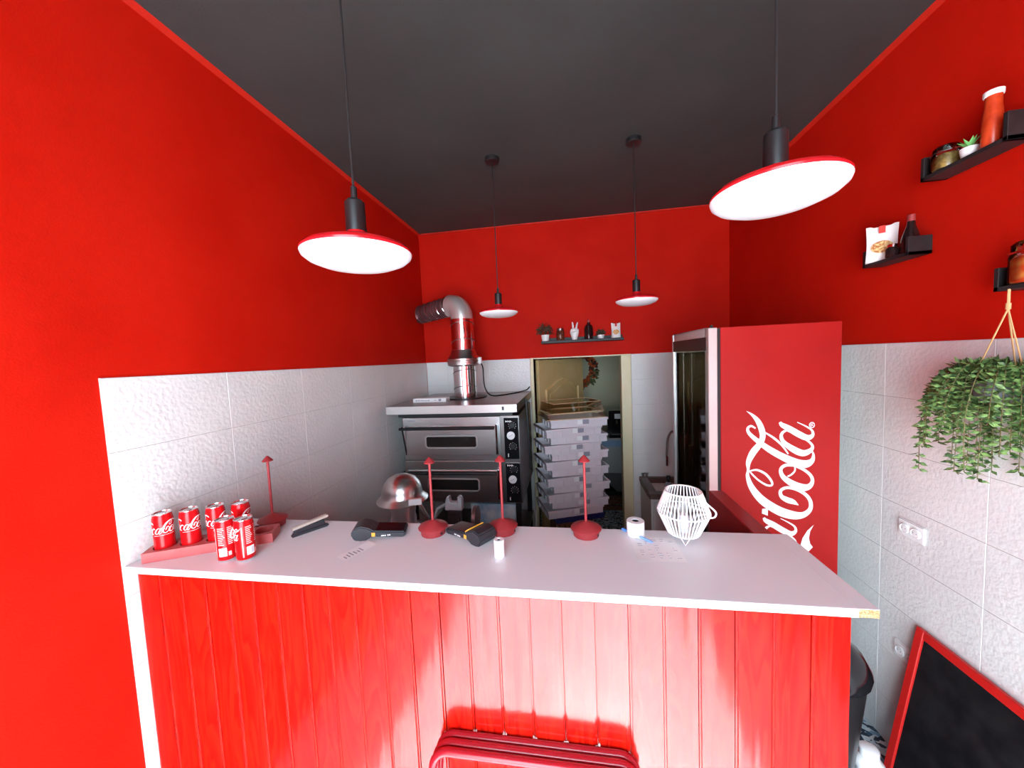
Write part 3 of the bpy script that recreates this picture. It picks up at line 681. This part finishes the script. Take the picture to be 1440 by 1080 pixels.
# charging tray, rotated on the counter
TA = math.radians(26.5); TX, TY = -1.445, .966
tr = thing('charging_tray', 'dusty red wooden tray with round holes holding cans', 'tray', (TX, TY, Z), TA)
hu = [.045, .122, .200, .278, .345]; TL, TWd, HT = .385, .092, .034
def holed_plate(mb, L_, W_, z0, z1, holes, hr):
    # plate split at holes: per hole cell an octagon-ish ring of quads
    xs = [0] + [(a+b)/2 for a, b in zip(holes[:-1], holes[1:])] + [L_]
    N = 24
    for i, hx_ in enumerate(holes):
        x0, x1 = xs[i], xs[i+1]; cy = W_/2; out = []; inn = []
        for k in range(N):
            a = 2*PI*k/N; c, s_ = math.cos(a), math.sin(a)
            rx = ((x1-hx_) if c > 0 else (hx_-x0))/max(abs(c), 1e-6); ry = (W_/2)/max(abs(s_), 1e-6); q = min(rx, ry)
            out.append((hx_+c*q, cy+s_*q)); inn.append((hx_+hr*c, cy+hr*s_))
        vs = [(x, y, z1) for x, y in out] + [(x, y, z1) for x, y in inn] + [(x, y, z0) for x, y in inn]
        fs = [(k, (k+1) % N, N+(k+1) % N, N+k) for k in range(N)] + [(N+k, N+(k+1) % N, 2*N+(k+1) % N, 2*N+k) for k in range(N)] + [tuple(2*N+k for k in range(N))]
        mb.add(vs, fs)
    mb.add([(0,0,0),(L_,0,0),(L_,W_,0),(0,W_,0),(0,0,z1),(L_,0,z1),(L_,W_,z1),(0,W_,z1)], [(3,2,1,0),(0,1,5,4),(1,2,6,5),(2,3,7,6),(3,0,4,7)])
hp_ = MB(); holed_plate(hp_, TL, TWd, .012, HT, hu, .0325)
hp_.build('tray_body', M_trayred, tr, smooth=30)
MB().tube(spline([(.28, TWd+.004, .02), (.30, TWd+.012, .03), (.335, TWd+.006, .028), (.35, TWd+.02, .006)], 5), .003, 6).build('charging_cable', M_cord, tr)
def can_mesh():
    return [(.021, 0), (.0245, .002), (.0262, .007), (.0285, .014), (.0288, .020), (.0288, .120), (.0275, .128), (.0258, .135), (.0255, .138)]
def logo_on_can(mb, r, z0, sc_, ang0):
    def fn(cx, cy):
        u = (850-cy)*sc_; v = (650-cx)*sc_; a = ang0 + u/r; q = r+.000015*(LAY[0] % 20)
        return (q*math.cos(a), q*math.sin(a), z0+v)
    glyphs(mb, G_C, fn); glyphs(mb, G_L, fn); glyphs(mb, G_O, fn); glyphs(mb, G_A, fn)
    glyphs(mb, G_A, fn, 0, 605); glyphs(mb, G_c, fn, 0, 535); glyphs(mb, G_O, fn, 0, 700); glyphs(mb, G_C1, fn, 0, 700)
    mb.add([fn(470, 690), fn(500, 685), fn(498, 736), fn(468, 725)], [(0,1,2,3)])
    for j in range(16):   # line of small print under the wordmark
        c0 = 850 - (-150+j*42); mb.add([fn(700, c0), fn(712, c0), fn(712, c0-30), fn(700, c0-30)], [(0,1,2,3)])
def wrap_patch(mb, r, a0, a1, z0, z1, n=8):
    vs = [(r*math.cos(a0+(a1-a0)*i/n), r*math.sin(a0+(a1-a0)*i/n), z) for z in (z0, z1) for i in range(n+1)]
    mb.add(vs, [(i, i+1, n+2+i, n+1+i) for i in range(n)])
def make_can(label):
    t = thing('drink_can', label, 'can', (0, 0, 0), 0, 'red cola cans')
    MB().lathe(can_mesh(), 36).build('body', M_canred, t)
    ld = MB().lathe([(.0255, .1375), (.0270, .139), (.0270, .1415), (.0258, .142), (.0245, .1385), (0, .1385)], 36, cap=False).build('lid', M_alu, t)
    MB().box(-.006, .006, -.012, .010, .1388, .1405).build('tab', M_alu, ld, bevel=.0005)
    MB().lathe([(.0200, 0), (.0248, .0018), (.0264, .0068)], 36, cap=False, M=Matrix.Diagonal((1.004, 1.004, 1, 1))).build('base_rim', M_alu, t)
    lm = MB(); logo_on_can(lm, .0291, .075, .000098, -.30); lm.build('script_lettering', M_white, t, smooth=0)
    bp = MB(); wrap_patch(bp, .0291, 2.75, 3.55, .022, .050); bp.build('barcode_panel', M_paper, t, smooth=0)
    bars = MB()
    for i in range(9): wrap_patch(bars, .0292, 2.82+i*.075, 2.82+i*.075+.03*(1+i % 2*.5), .026, .047, 1)
    bars.build('barcode', M_ink, t, smooth=0)
    tx = MB()
    for blk in (2.75, 3.72):
        for i in range(10):
            wrap_patch(tx, .0291, blk, blk+random.uniform(.45, .75), .060+i*.0062, .0628+i*.0062, 4)
    wrap_patch(tx, .0291, 3.68, 3.98, .022, .036, 3); wrap_patch(tx, .0291, 2.35, 2.47, .016, .118, 3)
    tx.build('small_print', mat('pale_pink_print', (.80, .45, .42), .4), t, smooth=0)
    return t
labels = ['red cola can in the tray hole at the wall end', 'red cola can second in the tray from the wall end', 'red cola can third in the tray from the wall end', 'red cola can in the tray nearest the small red lamp']
can0 = make_can(labels[0])
ca, sa = math.cos(TA), math.sin(TA)
for i in range(4):
    u_, v_ = hu[i], TWd/2; x, y = TX+u_*ca-v_*sa, TY+u_*sa+v_*ca
    face = math.atan2(-y, -x)       # towards the customer side
    rz = face + (-.15, .0, .12, -.05)[i]
    if i == 0: c = can0; c.location = (x, y, Z+.012); c.rotation_euler = (0, 0, rz)
    else: c = dup(can0, (x, y, Z+.012), rz, labels[i])
for (x, y, da, lb) in ((-1.168, 1.022, PI*.80+.2, 'red cola can on the worktop turned to its small print'), (-1.103, 1.030, PI*1.12+.1, 'red cola can on the worktop showing its barcode')):
    dup(can0, (x, y, Z), math.atan2(-y, -x)+da, lb)
# cordless red lamps
def table_lamp(loc, label):
    t = thing('table_lamp', label, 'lamp', loc, 0, 'red cordless table lamps')
    b = MB().lathe([(.040, 0), (.044, .002), (.046, .024), (.0535, .026), (.054, .028), (.050, .033), (.012, .050), (.005, .053)], 36).build('base', M_lampred, t)
    MB().tube([(0, 0, .05), (0, 0, .276)], .0048, 12).build('stem', M_lampred, t)
    MB().lathe([(.0195, .268), (.020, .270), (.004, .288), (0, .2895)], 24).build('finial', M_lampred, t)
    MB().lathe([(.004, 0), (.004, .002)], 8, T(.045*.87, -.045*.5, .012) @ Ry(PI/2) @ Rx(.5)).build('charge_port', M_black, b)
    return t
l0 = table_lamp((-.520, 1.245, Z), 'small red table lamp between the two card terminals')
dup(l0, (-.260, 1.272, Z), .3, 'small red table lamp just behind the card terminal with orange stripe')
dup(l0, (.040, 1.270, Z), 0, 'small red table lamp standing alone beside the paper roll')
dup(l0, (-1.215, 1.266, Z), -.4, 'small red table lamp behind the tray of cans')
# stapler
st = thing('stapler', 'dark stapler with beige arm near the cans', 'stapler', (-1.052, 1.185, Z), math.radians(55))
MB().prism([(-.01, 0), (.115, 0), (.125, .006), (.10, .012), (.0, .012)], -.012, .012, YZ).build('base', M_grey, st, bevel=.002)
MB().prism([(0, .010), (.11, .012), (.105, .034), (.02, .027), (0, .025)], -.009, .009, YZ).build('magazine', M_grey, st, bevel=.002)
MB().prism([(-.008, .024), (.02, .026), (.12, .036), (.127, .041), (.118, .047), (.0, .034)], -.011, .011, YZ).build('arm', mat('beige_metal', (.52, .42, .36), .4), st, bevel=.003)
# card terminals
def terminal(loc, rz, label, stripe, sd):
    t = thing('card_terminal', label, 'card terminal', loc, rz, 'handheld card terminals')
    prof = [(0, .003), (.0, .020), (.112, .034), (.128, .046), (.155, .054), (.182, .046), (.192, .028), (.180, .004), (.160, 0), (.140, 0), (.118, .012), (.01, 0)]
    b = MB().prism(prof, -.040, .040, YZ).build('body', M_grey, t, bevel=.004, seg=2)
    MB().prism([(.006, .0208), (.104, .0331), (.104, .0340), (.006, .0217)], -.034, .034, YZ).build('screen', M_blackg, b, smooth=0)
    MB().box(.105, .118, sd*.0403-.0009, sd*.0403+.0009, .014, .028).build('button', M_orange, b, bevel=.0004)
    mk = MB()
    for x0 in (.052, .058, .068, .074, .080): mk.box(x0, x0+.0045, sd*.0403-.0004, sd*.0403+.0004, .012, .016)
    mk.build('side_print', M_white, b, smooth=0)
    if stripe: MB().prism([(.110, .0345), (.124, .0455), (.128, .0475), (.126, .051), (.106, .0375)], -.036, .036, YZ).build('paper_bar', M_orange, b, smooth=0)
    return t
terminal((-.628, 1.250, Z), math.radians(180+17), 'dark card terminal with a receipt lying in front', False, 1)
terminal((-.452, 1.282, Z), math.radians(-33), 'dark card terminal with an orange stripe across its top', True, -1)
# rotate first so its printed side faces the customer
rc = thing('receipt', 'short printed receipt strip lying by the card terminal', 'paper', (-.742, 1.105, Z), math.radians(64))
MB().add([(-.06+.12*i/8, y, .0006+.003*(i/8)**3) for y in (-.024, .024) for i in range(9)], [(i, i+1, 10+i, 9+i) for i in range(8)]).build('sheet', M_paper, rc)
k = MB()
for i in range(6): k.box(-.05+i*.012, -.046+i*.012, -.018, -.018+random.uniform(.015, .036), .0012, .0016)
k.build('print', M_ink, rc, smooth=0, kind='stuff')
def paper_roll(loc, rad, ht, label):
    t = thing('paper_roll', label, 'paper roll', loc, 0, 'till rolls')
    MB().lathe([(rad*.42, ht-.001), (rad*.42, ht), (rad*.96, ht), (rad, ht-.001), (rad, 0), (rad*.42, 0), (rad*.42, ht-.001)], 30, cap=False).build('roll', M_paper, t)
    MB().lathe([(rad*.42, ht-.003), (rad*.36, ht-.003), (rad*.36, .0), (rad*.42, 0)], 20, cap=False).build('core', M_grey, t)
    MB().box(-.004, .012, -rad-.0012, -rad+.001, 0.001, ht-.001).build('loose_end', M_paper, t)
paper_roll((-.243, 1.110, Z), .0165, .057, 'slim white till roll in front of the card terminal')
paper_roll((.212, 1.290, Z), .030, .050, 'wide white till roll beside the blue pen')
ps = thing('printed_sheet', 'printed sheet of paper under the blue pen', 'paper', (.260, 1.195, Z), math.radians(1))
MB().add([(-.072+.145*i/6, -.078+.15*j/6, .0008+.004*(max(0, 1-i/2)*max(0, 1-j/2))) for j in range(7) for i in range(7)], [(j*7+i, j*7+i+1, j*7+i+8, j*7+i+7) for j in range(6) for i in range(6)]).build('sheet', M_paper, ps)
k = MB()
for col in range(5):
    for i in range(9):
        x = -.055+col*.026; y = -.060+i*.0145+random.uniform(-.003, .003)
        if random.random() < .72: k.box(x, x+random.uniform(.006, .018), y, y+.004, .0012, .0016)
k.build('print', mat('faint_ink', (.52, .52, .58), .8), ps, smooth=0, kind='stuff')
pn = thing('pen', 'blue ballpoint pen lying across the printed sheet', 'pen', (.214, 1.268, Z+.0056), math.radians(-47))
MB().tube([(-.06, 0, 0), (.052, 0, 0), (.062, 0, 0)], [.0042, .0042, .0015], 10).build('barrel', mat('clear_blue', (.22, .42, .78), .25), pn)
MB().tube([(-.064, 0, 0), (-.028, 0, 0)], [.0048, .0050], 10).build('cap', M_blue, pn)
MB().box(-.058, -.026, -.0012, .0012, .0045, .0062).build('clip', M_navy, pn)
# white lantern
ln = thing('rattan_lantern', 'white slatted lantern lamp on wire feet', 'lantern', (.366, 1.270, Z))
r1, r2, r3, z1, z2, z3 = .050, .082, .056, .024, .096, .166
for k_ in range(3):
    a = k_*2*PI/3 - 1.75
    MB().tube([(r1*math.cos(a-.28), r1*math.sin(a-.28), z1), ((r1+.004)*math.cos(a), (r1+.004)*math.sin(a), .0022), (r1*math.cos(a+.28), r1*math.sin(a+.28), z1)], .0022, 6).build('foot', M_wplas, ln)
for rr_, zz in ((r1, z1), (r2, z2), (r3, z3)):
    MB().tube([(rr_*math.cos(2*PI*i/40), rr_*math.sin(2*PI*i/40), zz) for i in range(40)], .0026, 7, closed=True).build('ring', M_wplas, ln)
me = None
for i in range(40):
    if me is None: o = MB().tube([(r1, 0, z1), (r2, 0, z2), (r3, 0, z3)], .0025, 6).build('slat', M_wplas, ln); me = o.data
    else: o = place('slat', me, ln)
    o.rotation_euler = (0, 0, 2*PI*i/40)
MB().lathe([(r1, z1-.002), (r1, z1+.002)], 30).build('base', M_wplas, ln)
MB().lathe([(.018, z1), (.020, .06), (.016, .085), (0, .09)], 16).build('bulb', M_diff, ln)
MB().tube(spline([(r2*.80, -.016, z2+.035), (r2+.012, -.02, z2+.008), (r2+.010, -.02, z2-.010), (r2-.004, -.015, z2-.016)], 6), .003, 7).build('carry_handle', M_wplas, ln)

# ---------------------------------------------------------------- dough boxes in front of the doorway
sb = thing('step_stool', 'brown wooden stool under the stack of dough boxes', 'stool', (-.04, 3.40, 0), math.radians(18))
MB().box(-.17, .17, -.15, .15, .43, .46).build('seat', M_brown, sb, bevel=.004)
for sx_ in (-1, 1):
    for sy_ in (-1, 1): MB().box(sx_*.135-.025, sx_*.135+.025, sy_*.12-.022, sy_*.12+.022, 0, .43).build('leg', M_brown, sb, bevel=.003)
MB().box(-.11, .11, -.135, -.12, .33, .43).build('apron', M_brown, sb)
bt_ = thing('blue_tray', 'dark blue plastic tray at the bottom of the dough box stack', 'tray', (.0, 3.40, .46), math.radians(20))
MB().box(-.23, .23, -.17, .17, 0, .012).build('floor_panel', M_navy, bt_)
for a in ((-.23, .23, -.17, -.158), (-.23, .23, .158, .17), (-.23, -.218, -.158, .158), (.218, .23, -.158, .158)): MB().box(*a, .012, .06).build('rim', M_navy, bt_)
def dough_box(label):
    t = thing('dough_box', label, 'box', (0, 0, 0), 0, 'stacked dough boxes')
    l, w_, h_ = .258, .180, .073
    b = MB().box(-l, l, -w_, w_, 0, .006)
    b.box(-l, l, -w_, -w_+.006, .006, h_-.001).box(-l, l, w_-.006, w_, .006, h_-.001).box(-l, -l+.006, -w_+.006, w_-.006, .006, h_-.001).box(l-.006, l, -w_+.006, w_-.006, .006, h_-.001)
    b.build('box_body', M_dough, t)
    MB().box(-l-.008, l+.008, -w_-.008, -w_, h_-.02, h_).box(-l-.008, l+.008, w_, w_+.008, h_-.02, h_).box(-l-.008, -l, -w_, w_, h_-.02, h_).box(l, l+.008, -w_, w_, h_-.02, h_).build('rim', M_dough, t, bevel=.002)
    for x in (-.20, -.12, -.04, .10, .19): MB().box(x, x+.006, -w_-.006, -w_, 0, h_-.02).build('rib', M_dough, t, smooth=0)
    for y in (-.1, .0, .1): MB().box(-l-.006, -l, y, y+.006, 0, h_-.02).build('rib', M_dough, t, smooth=0)
    MB().box(-.02, .025, -w_-.0095, -w_-.0078, h_-.048, h_-.008).build('paper_label', M_paper, t, smooth=0)
    MB().box(.03, .085, -w_-.0095, -w_-.0078, h_-.048, h_-.008).build('dark_label', M_ink, t, smooth=0)
    return t
db0 = None
for i in range(12):
    odd = i % 2
    x, y, a = (-.045+random.uniform(-.008, .008), 3.375, math.radians(21+random.uniform(-1.5, 1.5))) if not odd else (.022+random.uniform(-.01, .01), 3.41, math.radians(16+random.uniform(-1.5, 1.5)))
    lb = ['lowest frosted dough box, resting on the dark blue tray'] + ['frosted dough box, %s up the stack from the blue tray' % q for q in ('second', 'third', 'fourth', 'fifth', 'sixth', 'seventh', 'eighth', 'ninth', 'tenth', 'eleventh')] + ['topmost frosted dough box right below the clear covers']
    if db0 is None: db0 = dough_box(lb[0]); c = db0; c.location = (x, y, .52); c.rotation_euler = (0, 0, a)
    else: dup(db0, (x, y, .52+i*.0728), a, lb[i])
ztop = .52+11*.0728+.073
def clear_cover(loc, rz, l, w_, h_, label):
    t = thing('clear_cover', label, 'cover', loc, rz, 'clear covers on the boxes')
    b = MB(); b.add([(-l,-w_,0),(l,-w_,0),(l,w_,0),(-l,w_,0),(-l*.93,-w_*.92,h_),(l*.93,-w_*.92,h_),(l*.93,w_*.92,h_),(-l*.93,w_*.92,h_)], [(4,5,6,7),(0,1,5,4),(1,2,6,5),(2,3,7,6),(3,0,4,7)])
    b.build('cover', M_clear, t, smooth=0)
    MB().tube([(-l,-w_,.003),(l,-w_,.003),(l,w_,.003),(-l,w_,.003)], .004, 6, closed=True).build('flange', mat('amber_plastic_edge', (.70, .52, .32), .25), t)
    MB().tube([(-l*.93,-w_*.92,h_),(l*.93,-w_*.92,h_),(l*.93,w_*.92,h_),(-l*.93,w_*.92,h_)], .0022, 6, closed=True).build('top_edge', MATS['amber_plastic_edge'], t)
clear_cover((-.01, 3.39, ztop), math.radians(18), .27, .18, .05, 'flat clear plastic cover resting on the dough boxes')
clear_cover((.0, 3.40, ztop+.0525), math.radians(24), .25, .165, .09, 'tall clear plastic cover on top of the whole stack')
wp = MB().box(-.006, .006, -.12, .12, 0, .55).build('white_board', M_wplas, None, (-.335, 3.12, 0), (0, 0, .12)); tag(wp, 'narrow white board standing beside the dough boxes', 'board')
sp_ = MB().tube([(0, 0, .62), (.012, -.01, .3), (.02, -.02, 0)], .009, 6).build('peel_handle', M_black, None, (-.382, 3.12, .98)); tag(sp_, 'black peel handle hanging along the oven side', 'peel')

# ---------------------------------------------------------------- sink corner
sk = thing('sink_unit', 'small pale sink cabinet with brown basin in the corner', 'sink', (.655, 3.18, 0))
MB().box(0, .56, .0, .46, 0, .70).build('cabinet', M_cab, sk, bevel=.003)
MB().box(.02, .27, -.014, 0, .03, .67).build('cabinet_door', M_cab, sk, bevel=.003); MB().box(.29, .54, -.014, 0, .03, .67).build('cabinet_door', M_cab, sk, bevel=.003)
b = MB().box(-.012, .57, -.02, .06, .70, .745).box(-.012, .57, .40, .462, .70, .745).box(-.012, .06, .06, .40, .70, .745).box(.50, .57, .06, .40, .70, .745).box(.06, .50, .06, .40, .56, .575)
b.build('basin', M_stone, sk, bevel=.004)
fc = thing('faucet', 'dark swan neck faucet with chrome spout end', 'faucet', (.985, 3.605, .745))
MB().tube(spline([(.0, 0, 0), (0, 0, .30), (-.02, -.02, .42), (-.06, -.06, .46), (-.11, -.12, .40), (-.125, -.14, .25)], 6), .010, 10).build('neck', M_dsteel, fc)
MB().tube([(-.125, -.14, .25), (-.125, -.14, .16)], .013, 10).build('spout', M_chrome, fc); MB().lathe([(.025, 0), (.022, .03)], 16).build('base', M_chrome, fc)
for x in (.665, .70):
    MB().lathe([(.012, 0), (.012, .03), (.018, .035), (.018, .05), (0, .055)], 14).build('tap', M_chrome, sk, (x+.01-.655, 3.615-3.18, .743))
sp2 = thing('soap_bottle', 'dark topped soap bottle beside the sink basin', 'bottle', (.805, 3.200, .745))
MB().lathe([(.03, 0), (.032, .005), (.032, .07), (.024, .09), (.012, .10)], 18).build('body', mat('grey_soap', (.34, .36, .40), .4), sp2)
MB().lathe([(.014, .098), (.016, .12), (.020, .125), (.016, .15), (0, .155)], 14).build('pump', M_black, sp2)

# ---------------------------------------------------------------- back room
cr = thing('wooden_crate', 'low brown wooden crate on the back room floor', 'crate', (.60, 4.72, 0))
for z in (0.02, .10): MB().box(-.24, .24, -.20, -.185, z, z+.06).build('slat', M_brown, cr); MB().box(-.24, .24, .185, .20, z, z+.06).build('slat', M_brown, cr)
MB().box(-.24, -.225, -.185, .185, 0, .17).build('end', M_brown, cr); MB().box(.225, .24, -.185, .185, 0, .17).build('end', M_brown, cr)
MB().box(-.24, .24, -.20, .20, .17, .185).build('lid', M_brown, cr)
ap = thing('grey_appliance', 'grey cabinet appliance with blue top band in the back room', 'appliance', (.60, 4.72, .185))
MB().prism([(-.235, .30), (-.23, .74), (.25, .74), (.25, .30)], -.20, .20, YZ).build('body', M_fixgrey, ap, bevel=.01)
MB().prism([(-.235, .30), (.25, .30), (.22, .06), (-.06, .06), (-.18, .18)], -.18, .18, YZ).build('lower_body', mat('appliance_dark_grey', (.14, .14, .14), .5), ap, bevel=.01)
MB().box(-.236, .252, -.204, .204, .635, .715).build('blue_band', mat('pale_blue_band', (.28, .42, .62), .4), ap)
MB().box(-.20, .21, -.16, .16, 0, .06).build('base', M_black, ap)
cm = thing('coffee_machine', 'black coffee machine standing on the grey appliance', 'coffee machine', (.575, 4.66, .9245))
MB().box(-.12, .12, .0, .16, 0, .34).box(-.12, .12, -.13, .0, .22, .34).box(-.12, .12, -.13, .0, 0, .04).build('housing', M_blackg, cm, bevel=.008)
MB().box(-.05, .10, -.1335, -.1295, .24, .30).build('display', M_wplas, cm, smooth=0)
for x in (-.02, .04): MB().tube([(x, -.09, .22), (x, -.09, .17)], .012, 8).build('nozzle', M_chrome, cm)
MB().box(-.09, .09, -.125, -.01, .04, .048).build('drip_tray', M_dsteel, cm)
wr = thing('wreath', 'autumn leaf wreath of orange and dark leaves on cream wall', 'wreath', (.17, 5.748, 1.745), 0)
for mt_, n, nm in ((M_wreathR, 150, 'orange_leaves'), (M_wreathD, 110, 'dark_leaves'), (M_wreathG, 40, 'green_leaves')):
    f = MB()
    for i in range(n):
        a = random.uniform(0, 2*PI) if nm != 'green_leaves' else random.uniform(-1.6, .0)
        rr_ = .17+random.uniform(-.045, .05) + (.03 if nm == 'green_leaves' else 0)
        dv_ = rnd()+Vector((math.cos(a), -.3, math.sin(a))); dv_.y = -abs(dv_.y)*.5
        leaf_quad(f, Vector((rr_*math.cos(a), random.uniform(-.05, -.012), rr_*math.sin(a)*1.12)), dv_, .07, .045, Vector((0, 1, 0)))
    f.build(nm, mt_, wr, smooth=0, kind='stuff')
MB().tube([(.165*math.cos(2*PI*i/24), -.01, .165*1.12*math.sin(2*PI*i/24)) for i in range(24)], .012, 6, closed=True).build('ring', M_brown, wr)
